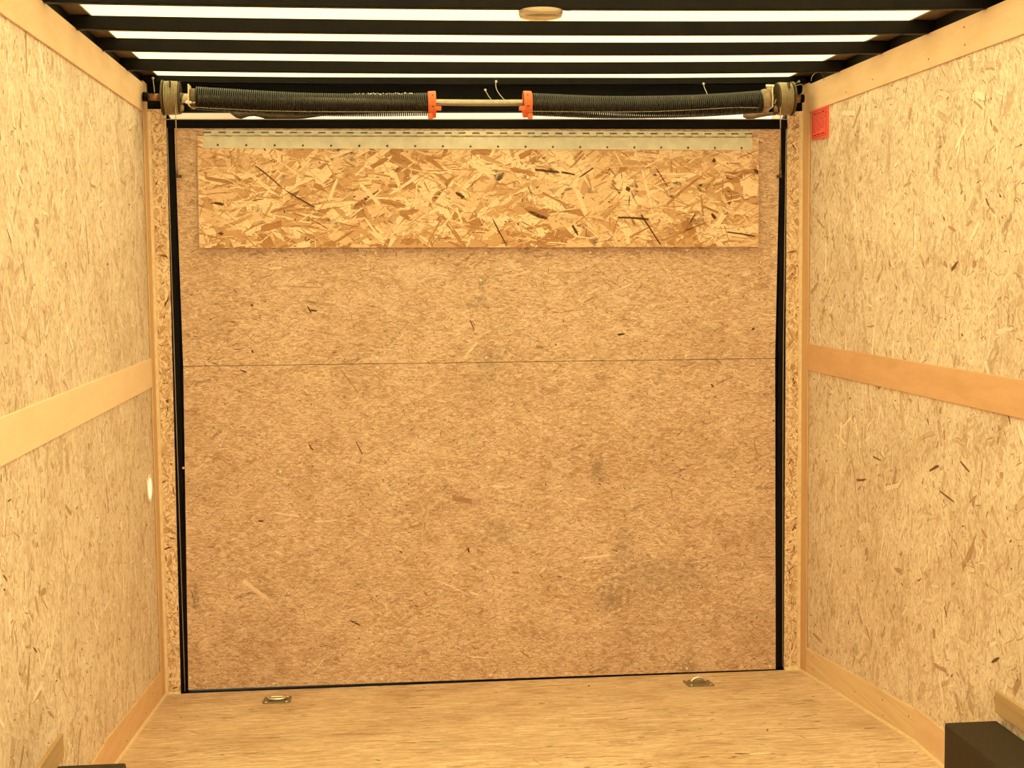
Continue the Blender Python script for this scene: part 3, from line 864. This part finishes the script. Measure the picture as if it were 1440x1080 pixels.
# ------------------------------------------------------------------ black steel roof bows
bow_info = [(-1.61, 'black steel roof bow at the top edge of the view, carrying the dome light', .0),
            (-1.22, 'black steel roof bow, second from the dome light end, next behind it', .0),
            (-.845, 'black steel roof bow, third towards the springs', .0),
            (-.43, 'black steel roof bow above and just in front of the springs', .0),
            (-.030, 'black steel roof bow tight against the rear wall behind the springs', .0)]
def bow(y, label):
    n = 24
    zt, zb = 2.2535, 2.2155
    if y > -.1: zt, zb = 2.2535, 2.2290
    sag = .0085
    bm = B()
    rings = []
    for i in range(n + 1):
        x = -.0160 + (W + .032) * i / n
        s = 4 * (i / n) * (1 - i / n) * sag
        prof = [(y - .0005, zb), (y + .002, zb - .0), (y + .025, zb), (y + .025, zt), (y, zt)]
        rings.append([bm.verts.new((x, py, pz - s)) for py, pz in prof])
    for A, C in zip(rings, rings[1:]):
        for q in range(5): bm.faces.new((A[q], A[(q + 1) % 5], C[(q + 1) % 5], C[q]))
    bm.faces.new(rings[0]); bm.faces.new(rings[-1][::-1])
    o = obj('roof_beam', bm, M_steel, label=label, cat='roof beam', kind='thing', group='black steel roof bows')
    m = o.modifiers.new('bevel', 'BEVEL'); m.width = .0025; m.segments = 2; m.limit_method = 'ANGLE'
    return o
for y, lab, _ in bow_info: bow(y, lab)

# ------------------------------------------------------------------ dome light under the first bow
dl = empty('dome_light', (1.229, -1.590, 2.208), 'small clear ribbed dome light hanging under the frontmost roof bow', 'ceiling light')
def lathe_z(bm, prof, cx, cy, sides=36):
    rings = [[bm.verts.new((cx + r * math.cos(2 * PI * i / sides), cy + r * math.sin(2 * PI * i / sides), z)) for i in range(sides)] for r, z in prof]
    for A, C in zip(rings, rings[1:]):
        for i in range(sides): bm.faces.new((A[i], A[(i + 1) % sides], C[(i + 1) % sides], C[i]))
    bm.faces.new(rings[0][::-1]); bm.faces.new(rings[-1])
    return bm
cx, cy = 1.229, -1.585
prof = [(.054, 2.2075)]
for i in range(13):
    z = 2.2065 - i * .0013
    r = .0565 - .0012 * (i % 2) - .000002 * i ** 3
    prof.append((r, z))
prof += [(.050, 2.1895), (.034, 2.1880), (.012, 2.1875)]
obj('lens', lathe_z(B(), prof, cx, cy, 48), M_lens, dl)
obj('base_plate', lathe_z(B(), [(.050, 2.2088), (.053, 2.2088), (.053, 2.2078), (.01, 2.2078)], cx, cy), M_steel, dl)
for sx in (-.042, .042): obj('mounting_tab', bx(cx + sx - .003, cx + sx + .003, cy - .012, cy + .004, 2.2080, 2.2150), M_galv, dl)
bm = B(); tube(bm, spline([(cx + .02, cy - .005, 2.213), (cx + .052, cy - .01, 2.2105), (cx + .062, cy - .012, 2.2065), (cx + .075, cy - .012, 2.2065), (cx + .082, cy - .012, 2.2120), (cx + .083, cy - .015, 2.2150)], 30), .0011, 8)
obj('wire', bm, M_steel, dl, smooth=True)

# ------------------------------------------------------------------ spring counterbalance
SY = -.12
shaft_pts = [(.016, 2.166), (.101, 2.163), (.60, 2.153), (1.0, 2.1475), (1.2, 2.1455), (1.36, 2.1465), (1.8, 2.152), (2.30, 2.160), (2.362, 2.161)]
shaft = empty('torsion_shaft', (1.2, SY, 2.147), 'bright steel torsion shaft running across above the rear door between the orange cones', 'shaft')
P = [(x, SY, z) for x, z in shaft_pts]
bm = B(); tube(bm, spline(P, 60), .0115, 20)
obj('tube', bm, M_galv, shaft, smooth=True)
bm = B(); tube(bm, [(.022, SY, 2.1657), (.068, SY, 2.1640)], .0125, 20)
obj('end_sleeve', bm, M_copper, shaft, smooth=True, label='copper brown sleeve on the shaft end')
bm = B(); tube(bm, [(2.329, SY, 2.1603), (2.354, SY, 2.1608)], .0150, 20)
obj('end_sleeve', bm, M_copper, shaft, smooth=True, label='copper brown sleeve on the shaft end')
bm = B(); tube(bm, [(.004, SY, 2.1665), (.020, SY, 2.1660)], .016, 16)
obj('end_collar', bm, M_flat, shaft, smooth=True)
bm = B(); tube(bm, [(2.354, SY, 2.1610), (2.368, SY, 2.1612)], .0150, 16)
obj('end_collar', bm, M_flat, shaft, smooth=True)

def coil(path_pts, turns, R, r, seg=22, sides=6):
    path = spline(path_pts, 200)
    L = [0.0]
    for a, b_ in zip(path, path[1:]): L.append(L[-1] + (b_ - a).length)
    bm = B()
    n = int(turns * seg)
    rings = []
    j = 0
    for i in range(n + 1):
        s = L[-1] * i / n
        while j < len(L) - 2 and L[j + 1] < s: j += 1
        t = (s - L[j]) / (L[j + 1] - L[j])
        c = path[j].lerp(path[j + 1], t)
        ax = (path[j + 1] - path[j]).normalized()
        e1 = Vector((0, 1, 0)); e2 = ax.cross(e1).normalized()
        a = 2 * PI * i / seg
        rad = e1 * math.cos(a) + e2 * math.sin(a)
        p = c + rad * (R - r)
        rings.append([bm.verts.new(p + (rad * math.cos(2 * PI * q / sides) + ax * math.sin(2 * PI * q / sides)) * r) for q in range(sides)])
    for A, C in zip(rings, rings[1:]):
        for q in range(sides): bm.faces.new((A[q], A[(q + 1) % sides], C[(q + 1) % sides], C[q]))
    bm.faces.new(rings[0]); bm.faces.new(rings[-1][::-1])
    return bm

def torsion_spring(pts, label, cone_x, side, endx, end_mat, end_prof):
    """side: +1 when the orange cone is at the right-hand end"""
    c0 = Vector((sum(p[0] for p in pts) / len(pts), SY, 2.14))
    t = empty('torsion_spring', c0, label, 'spring', 'door counterbalance springs')
    PP = [(x, SY, z) for x, z in pts]
    L = abs(pts[-1][0] - pts[0][0])
    o = obj('coil', coil(PP, L / .0074, .0410, .0031), M_spring, t, smooth=True)
    zc = 2.1395 if side > 0 else 2.1405
    # orange winding cone: ring, hub, lugs with set screws
    a, b_ = cone_x
    prof = [(a, .0440), (a + .002, .0465), (b_ - .002, .0475), (b_, .0460), (b_, .0400), (b_ - .008, .0380), (b_ - .008, .0200), (a, .0200)] if side > 0 else \
           [(b_, .0440), (b_ - .002, .0465), (a + .002, .0475), (a, .0460), (a, .0400), (a + .008, .0380), (a + .008, .0200), (b_, .0200)]
    cone = obj('winding_cone', lathe_x(B(), prof, SY, zc, 40), M_orange, t, smooth=False, bevel=.0008, label='orange painted winding cone')
    for ang in (0.35, 1.25, 2.3):
        mid = (a + b_) / 2 + side * .002
        yy = SY - .0467 * math.cos(ang - .6); zz = zc + .0467 * math.sin(ang - .6)
        bm = B(); tube(bm, [(mid, SY - .046 * math.cos(ang - .6), zc + .046 * math.sin(ang - .6)), (mid, SY - .0478 * math.cos(ang - .6), zc + .0478 * math.sin(ang - .6))], .0028, 10)
        obj('set_screw', bm, M_dot, cone)
    xx = b_ + .001 if side > 0 else a - .001
    bm = B()
    x0, x1 = (b_ - .004, b_ + .018) if side > 0 else (a - .018, a + .004)
    box(bm, x0, x1, SY - .045, SY - .022, 2.1145, 2.1290)
    obj('winding_lug', bm, M_orange, cone, bevel=.002)
    bm = B(); tube(bm, [((a + b_) / 2 - side * .008, SY - .034, 2.1040), ((a + b_) / 2 - side * .006, SY - .036, 2.0860)], .0085, 12)
    obj('lug_bolt', bm, M_orange, cone)
    obj('stationary_cone', lathe_x(B(), end_prof, SY, endx, 36), end_mat, t, bevel=.0005)
    return t, o

left_pts = [(.186, 2.1610), (.331, 2.1520), (.566, 2.1400), (.791, 2.1375), (1.000, 2.1400)]
right_pts = [(1.366, 2.1400), (1.633, 2.1300), (1.893, 2.1320), (2.070, 2.1400), (2.214, 2.1500)]
ts1, _ = torsion_spring(left_pts, 'long black coil spring with white grease flecks near its orange cone', (.997, 1.025), 1, 2.158, M_drum,
                     [(.168, .020), (.168, .036), (.175, .037), (.186, .0360), (.190, .0300), (.190, .02)])
ts2, _ = torsion_spring(right_pts, 'long black coil spring without grease flecks, nearer the red sticker', (1.338, 1.368), -1, 2.1520, M_brown,
                     [(2.200, .030), (2.212, .0420), (2.222, .0440), (2.234, .0440), (2.236, .02)])
M_rimw = plain('dried_grease', (0.9, 0.88, 0.8), 0.5)
# white flecks of old grease on the first coil
bm = B()
for i in range(34):
    x = .735 + i * .0064 + random.uniform(-.002, .002)
    p = Vector((x, SY - .021 - random.uniform(0, .004), 2.1388 + .0362 + random.uniform(-.003, .0015)))
    if random.random() < .85:
        bmesh.ops.create_icosphere(bm, subdivisions=1, radius=random.uniform(.0014, .0032), matrix=Matrix.Translation(p))
obj('grease_flecks', bm, M_rimw, ts1, smooth=True, kind='stuff', label='white dried grease flecks')

def drum(xa, xb, zc, label, side):
    t = empty('cable_drum', ((xa + xb) / 2, SY, zc), label, 'cable drum', 'cable drums at the shaft ends')
    Lx = xb - xa
    prof = [(xa, .014), (xa, .050), (xa + .001, .0615), (xa + .007, .0615), (xa + .009, .0540), (xb - .003, .0520), (xb - .001, .0570), (xb, .0560), (xb, .014)]
    if side > 0: prof = [(xb - (x - xa), r) for x, r in prof][::-1]
    obj('spool', lathe_x(B(), prof, SY, zc, 48), M_drum, t, bevel=.0004)
    n = 9
    x0, x1 = (xa + .011, xb - .006) if side < 0 else (xa + .006, xb - .011)
    bm = B(); pts = []
    seg = 40
    for i in range(n * seg + 1):
        a = 2 * PI * i / seg
        x = x0 + (x1 - x0) * i / (n * seg)
        q = .0565 + .0006 * math.sin(i * .013)
        pts.append((x, SY + q * math.cos(a), zc + q * math.sin(a)))
    tube(bm, pts, .0019, 6)
    obj('wound_cable', bm, M_cable, t, smooth=True)
    bm = B(); box(bm, (xa + xb) / 2 + .001, (xa + xb) / 2 + .0045, SY - .0600, SY - .030, zc + .030, zc + .0535)
    obj('cable_slot', bm, M_dot, t, bevel=.001)
    hx = (xb, xb + .012) if side < 0 else (xa - .012, xa)
    obj('drum_boss', lathe_x(B(), [(hx[0], .014), (hx[0], .019), (hx[1], .0155), (hx[1], .014)], SY, zc, 24), M_drum, t)
    bm = B(); tube(bm, [(hx[0] + .006, SY - .018, zc - .03), (hx[0] + .006, SY - .030, zc - .045)], .008, 8)
    obj('set_screw', bm, M_brown, t)
    return t
drum(.069, .133, 2.1620, 'cable drum wound with pale cable beside the copper shaft end, away from the sticker', -1)
drum(2.264, 2.328, 2.1600, 'cable drum wound with pale cable nearest the red sticker', 1)

def bracket(xp, zc, zt, zb, label, side):
    t = empty('bearing_bracket', (xp, -.06, zc), label, 'bracket', 'bearing brackets beside the drums')
    obj('plate', bx(xp - .002, xp + .002, -.158, -.088, zb, zt), M_hub, t, bevel=.001)
    a, b_ = (xp - .036, xp - .003) if side < 0 else (xp + .003, xp + .020)
    obj('nylon_hub', lathe_x(B(), [(a, .012), (a, .0165), (b_, .0165), (b_, .012)], SY, zc, 28), M_hub, t, smooth=False, bevel=.001)
    zz = 2.1430 if side < 0 else 2.2020
    bm = B(); tube(bm, [(xp - .009, -.150, zz), (xp + .010 if side < 0 else xp - .012, -.150, zz)], .0062, 6)
    tube(bm, [(xp - .011, -.150, zz), (xp + .022, -.150, zz)], .0035, 8) if side < 0 else tube(bm, [(xp + .006, -.150, zz), (xp - .024, -.150, zz)], .0055, 8)
    obj('bolt', bm, M_bright, t)
    bm = B(); tube(bm, spline([(xp, -.16, zb + .004), (xp + side * -.010, -.165, zb - .006), (xp + side * -.022, -.165, zb - .012)], 10), .0009, 6)
    obj('cotter_wire', bm, M_wire, t, smooth=True)
    return t
bracket(.1645, 2.1605, 2.2060, 2.1310, 'cream bearing bracket plate with lower bolt, beside the drum away from the sticker', -1)
bracket(2.2420, 2.1580, 2.2060, 2.1260, 'cream bearing bracket plate with upper bolt, beside the drum near the sticker', 1)

# thin tie cables running in front of the springs
def cable(name, pts, r, label, cat, mat=None, n=40, group=None):
    bm = B(); tube(bm, spline(pts, n), r, 8)
    o = obj(name, bm, mat or M_wire, smooth=True, label=label, cat=cat, group=group)
    return o
cable('tie_wire', [(.176, -.165, 2.1250), (.298, -.167, 2.1185), (.440, -.167, 2.1120), (.700, -.167, 2.1090), (.992, -.167, 2.1095)], .0008,
      'thin grey wire sagging in front of the coil spring on the copper sleeve side', 'wire', M_galv)
cable('tie_wire', [(1.348, -.167, 2.1105), (1.600, -.167, 2.1080), (1.820, -.167, 2.1100), (2.013, -.167, 2.1190), (2.110, -.167, 2.1235), (2.191, -.165, 2.1225)], .0008,
      'thin grey wire sagging in front of the coil spring on the red sticker side', 'wire', M_galv)
# lift cables from the drums down to the door's top corners
def lift(top, bot, label):
    t = empty('lift_cable', bot, label, 'cable', 'door lift cables')
    bm = B(); tube(bm, [top, bot], .0017, 8)
    obj('strand', bm, M_cable, t, smooth=True)
    x, y, z = bot
    bm = B(); tube(bm, [(x, y, z + .016), (x, y, z - .004)], .0036, 8)
    obj('ferrule', bm, M_galv, t, smooth=True)
    s = 1 if x < 1 else -1
    bm = B(); tube(bm, [(x - s * .004, y - .004, z - .006), (x + s * .016, y - .004, z - .006)], .0062, 6)
    tube(bm, [(x + s * .004, y - .014, z - .006), (x + s * .004, y + .018, z - .006)], .0045, 8)
    obj('anchor_bolt', bm, M_drum, t)
lift((.1220, -.1770, 2.1260), (.1000, -.0215, 1.902), 'steel lift cable hanging from the drum farther from the red sticker')
lift((2.2650, -.1770, 2.1230), (2.3120, -.0215, 1.892), 'steel lift cable hanging from the drum nearest the red sticker')
# loose white wires hanging off the rear bow
def lead(pts, label, head=True, r=.0011, part='terminal', mat=None):
    t = empty('loose_wire', pts[0], label, 'wire')
    bm = B(); tube(bm, spline(pts, 24), r, 8)
    obj('lead', bm, mat or M_wire, t, smooth=True)
    if head:
        bm = B(); bmesh.ops.create_icosphere(bm, subdivisions=2, radius=.0048, matrix=Matrix.Translation(Vector(pts[0])))
        obj(part, bm, M_wire, t, smooth=True)
    return t
lead([(.028, -.040, 2.241), (.030, -.045, 2.225), (.034, -.06, 2.205), (.038, -.08, 2.186)], 'short white wire with a round terminal in the black corner beside the first drum')
lead([(1.209, -.045, 2.200), (1.213, -.05, 2.190), (1.224, -.06, 2.170), (1.232, -.08, 2.158)], 'short straight white wire just above the bare shaft, nearer the grease-flecked spring')
lead([(1.249, -.040, 2.231), (1.247, -.045, 2.217), (1.252, -.055, 2.195), (1.268, -.07, 2.170), (1.276, -.085, 2.160)], 'curved white wire with a round terminal above the bare shaft')
lead([(2.015, -.040, 2.224), (2.017, -.045, 2.210), (2.022, -.06, 2.190), (2.025, -.07, 2.175)], 'short white wire with terminal poking up behind the scuffed spring')
lead([(2.372, -.050, 2.232), (2.356, -.055, 2.222), (2.345, -.06, 2.204), (2.350, -.06, 2.188), (2.368, -.06, 2.180), (2.384, -.06, 2.192), (2.390, -.06, 2.208), (2.380, -.06, 2.219), (2.362, -.06, 2.217), (2.352, -.05, 2.21)],
     'looped white wire with a terminal in the black corner beside the last drum')
lead([(2.340, -.30, 2.200), (2.343, -.30, 2.216), (2.356, -.30, 2.228), (2.374, -.30, 2.229), (2.388, -.29, 2.216), (2.392, -.28, 2.205)], 'thin grey wire looping up under the roof edge above the red sticker', False, .0009, mat=M_galv)
# slack rubber sheet bulging through the gap of daylight
bm = B()
rag = [(.285, 2.133, 2.126), (.300, 2.133, 2.115), (.312, 2.133, 2.107), (.327, 2.133, 2.1035), (.342, 2.133, 2.107), (.356, 2.133, 2.112), (.375, 2.133, 2.1135), (.392, 2.133, 2.110), (.415, 2.133, 2.103), (.440, 2.133, 2.1010),
       (.50, 2.133, 2.1015), (.55, 2.133, 2.104), (.60, 2.133, 2.110), (.64, 2.133, 2.118), (.67, 2.133, 2.128)]
front = []; back = []
for i, (x, zt, zb) in enumerate(rag):
    row = []; rb = []
    for j in range(6):
        f = j / 5
        z = zt + (zb - zt) * f
        y = .012 - .016 * math.sin(f * PI) * (0.6 + 0.4 * math.sin(i * 1.7))
        row.append(bm.verts.new((x, y, z))); rb.append(bm.verts.new((x, y + .002, z)))
    front.append(row); back.append(rb)
for i in range(len(rag) - 1):
    for j in range(5):
        bm.faces.new((front[i][j], front[i + 1][j], front[i + 1][j + 1], front[i][j + 1]))
        bm.faces.new((back[i][j], back[i][j + 1], back[i + 1][j + 1], back[i + 1][j]))
    bm.faces.new((front[i][5], front[i + 1][5], back[i + 1][5], back[i][5])); bm.faces.new((front[i][0], back[i][0], back[i + 1][0], front[i + 1][0]))
obj('rubber_seal', bm, M_rubber, smooth=True, label='slack brown rubber sheet bulging into the bright gap under a coil spring', cat='rubber seal')
bm = B()
tube(bm, spline([(2.178, .012, 2.116), (2.20, .006, 2.112), (2.24, .0, 2.116), (2.30, .004, 2.120)], 20), [.006 + .006 * math.sin(PI * min(1, i / 20 + .1)) for i in range(21)], 12)
obj('cloth_scrap', bm, M_brown, smooth=True, label='brown scrap lying in the bright gap beneath the drum near the sticker', cat='scrap')

# ------------------------------------------------------------------ D-ring tie-downs on the sloping floor
def dring(x, y, up_, label):
    t = empty('floor_tie_down', (x, y, fz(y)), label, 'tie-down ring', 'recessed floor tie-downs')
    Rm = Matrix.Rotation(-math.atan(SL), 4, 'X')
    def place(bm):
        bmesh.ops.transform(bm, matrix=Matrix.Translation((x, y, fz(y))) @ Rm, verts=bm.verts)
        return bm
    # rounded plate
    hw, hl, rr = .0495, .0600, .014
    bm = B(); pr = []
    for cxs, cys, a0 in ((1, 1, 0), (-1, 1, 90), (-1, -1, 180), (1, -1, 270)):
        for i in range(6):
            a = math.radians(a0 + 18 * i)
            pr.append((cxs * (hw - rr) + rr * math.cos(a), cys * (hl - rr) + rr * math.sin(a)))
    lo = [bm.verts.new((a, b_, -.0005)) for a, b_ in pr]; hi = [bm.verts.new((a, b_, .0028)) for a, b_ in pr]
    bm.faces.new(lo[::-1]); bm.faces.new(hi)
    for i in range(len(pr)): bm.faces.new((lo[i], lo[(i + 1) % len(pr)], hi[(i + 1) % len(pr)], hi[i]))
    plate = obj('plate', place(bm), M_dring, t, bevel=.0008)
    bm = B(); lathe_z(bm, [(.030, .0030), (.030, .0036), (.026, .0040), (.004, .0032)], 0, 0, 28)
    obj('pan', place(bm), M_brown, t)
    for sx in (-1, 1):
        for sy in (-1, 1):
            bm = B(); lathe_z(bm, [(.0052, .0028), (.0048, .0052), (.002, .0060)], sx * .036, sy * .042, 14)
            obj('screw', place(bm), M_bright, plate)
    bm = B()
    if up_:
        pts = [(.026 * math.cos(a), .002 + .010 * math.sin(a) * 0, .006 + .016 * math.sin(a)) for a in [PI * i / 20 for i in range(21)]]
        tube(bm, pts, .0048, 10)
        tube(bm, [(-.026, .002, .006), (.026, .002, .006)], .0040, 10)
    else:
        pts = [(-.026, .018, .008), (.026, .018, .008), (.028, -.002, .009), (.020, -.022, .009), (-.020, -.022, .009), (-.028, -.002, .009), (-.026, .018, .008)]
        tube(bm, spline(pts, 48), .0046, 10)
    obj('ring', place(bm), M_bright, t, smooth=True, label='shiny ring')
    bm = B(); box(bm, -.022, .022, -.004, .008, .003, .011)
    obj('ring_clamp', place(bm), M_dring, t, bevel=.002)
    return t
dring(.4200, -.190, False, 'zinc tie-down plate on the sloping floor with its ring lying flat')
dring(1.9600, -.192, True, 'zinc tie-down plate on the sloping floor with its ring standing up')

# ------------------------------------------------------------------ wheel wells
def well(x0, x1, y1, z1, label):
    bm = bx(x0, x1, -4.2, y1, ZJ, z1)
    return obj('wheel_well', bm, M_well, bevel=.006, seg=3, label=label, cat='wheel well')
well(0.0045, .169, -1.780, .360, 'dark speckled wheel well box under the wall that has the round lit vent')
well(2.253, W - .0045, -1.745, .360, 'dark speckled wheel well box under the wall that has the red sticker')

# ------------------------------------------------------------------ round lit vent on the wall
M_rim = plain('pale_vent_rim', (0.95, 0.85, 0.68), 0.5)
vt = empty('wall_vent', (-.006, -.186, .797), 'small round daylit vent low on the pale wall beside the corner post', 'vent')
def disc_x(bm, prof, cy, cz, sy=1.0, sides=36):
    rings = [[bm.verts.new((x, cy + sy * r * math.cos(2 * PI * i / sides), cz + r * math.sin(2 * PI * i / sides))) for i in range(sides)] for x, r in prof]
    for A, C in zip(rings, rings[1:]):
        for i in range(sides): bm.faces.new((A[i], A[(i + 1) % sides], C[(i + 1) % sides], C[i]))
    bm.faces.new(rings[0]); bm.faces.new(rings[-1][::-1])
    return bm
obj('rim', disc_x(B(), [(-.006, .050), (-.0035, .050), (-.0030, .046), (-.0040, .038), (-.005, .036)], -.186, .797), M_rim, vt)
bm = B(); disc_x(bm, [(-.0052, .0365), (-.0042, .0365), (-.0036, .030)], -.186, .797)
lens = obj('lit_lens', bm, M_lit, vt)
bm = B()
for i in range(9):
    z = .797 + (i - 4) * .0072
    h = math.sqrt(max(0, .034 ** 2 - (z - .797) ** 2))
    box(bm, -.0036, -.0029, -.186 - h, -.186 + h, z - .0006, z + .0006)
obj('grille', bm, M_caulk, lens)

# ------------------------------------------------------------------ red warning sticker on the right-hand wall
# corners on the wall (y towards the camera is negative): slightly over the header board's lower edge
stk = empty('warning_sticker', (W - .0006, -.205, 2.06), 'red printed notice sticker at the upper corner of the wall beside the post', 'sticker')
def wall_quad(ya, yb, za, zb, x0, x1):
    """ya = the side nearer the rear door; z given at ya and yb ends as (low, high)"""
    return hexa(B(), [(x0, ya, za[0]), (x1, ya, za[0]), (x1, yb, zb[0]), (x0, yb, zb[0]), (x0, ya, za[1]), (x1, ya, za[1]), (x1, yb, zb[1]), (x0, yb, zb[1])])
SX0, SX1 = W - .0012, W + .0059
obj('paper', wall_quad(-.1150, -.2980, (2.0110, 2.1165), (2.0060, 2.1165), SX0, SX1), M_red, stk)
bm = B()
def ink(ya, yb, z0, z1):
    box(bm, SX0 - .0005, SX0 - .0001, yb, ya, z0, z1)
ya, yb = -.1270, -.2880
ink(ya, yb, 2.1080, 2.1098); ink(ya, yb, 2.0150, 2.0168)
ink(ya, ya - .003, 2.0150, 2.1098); ink(yb + .003, yb, 2.0150, 2.1098)
def words(ws, z, h, y0=-.1400):
    y = y0
    for wl in ws:
        q = 0
        while q < wl:
            s = random.uniform(.004, .009)
            hh = h * random.choice((.65, .65, 1.0))
            ink(y - q, y - min(q + s * .82, wl), z, z + hh)
            q += s
        y -= wl + .010
words([.038, .036, .036], 2.0975, .0062)
words([.034, .038, .038], 2.0215, .0062)
z = 2.0930
for i in range(13):
    n_ = 1 if i == 12 else 4
    words([random.uniform(.014, .04) for _ in range(n_ if i != 11 else 2)], z - i * .0049, .0017, -.1330)
obj('print', bm, M_ink, stk)
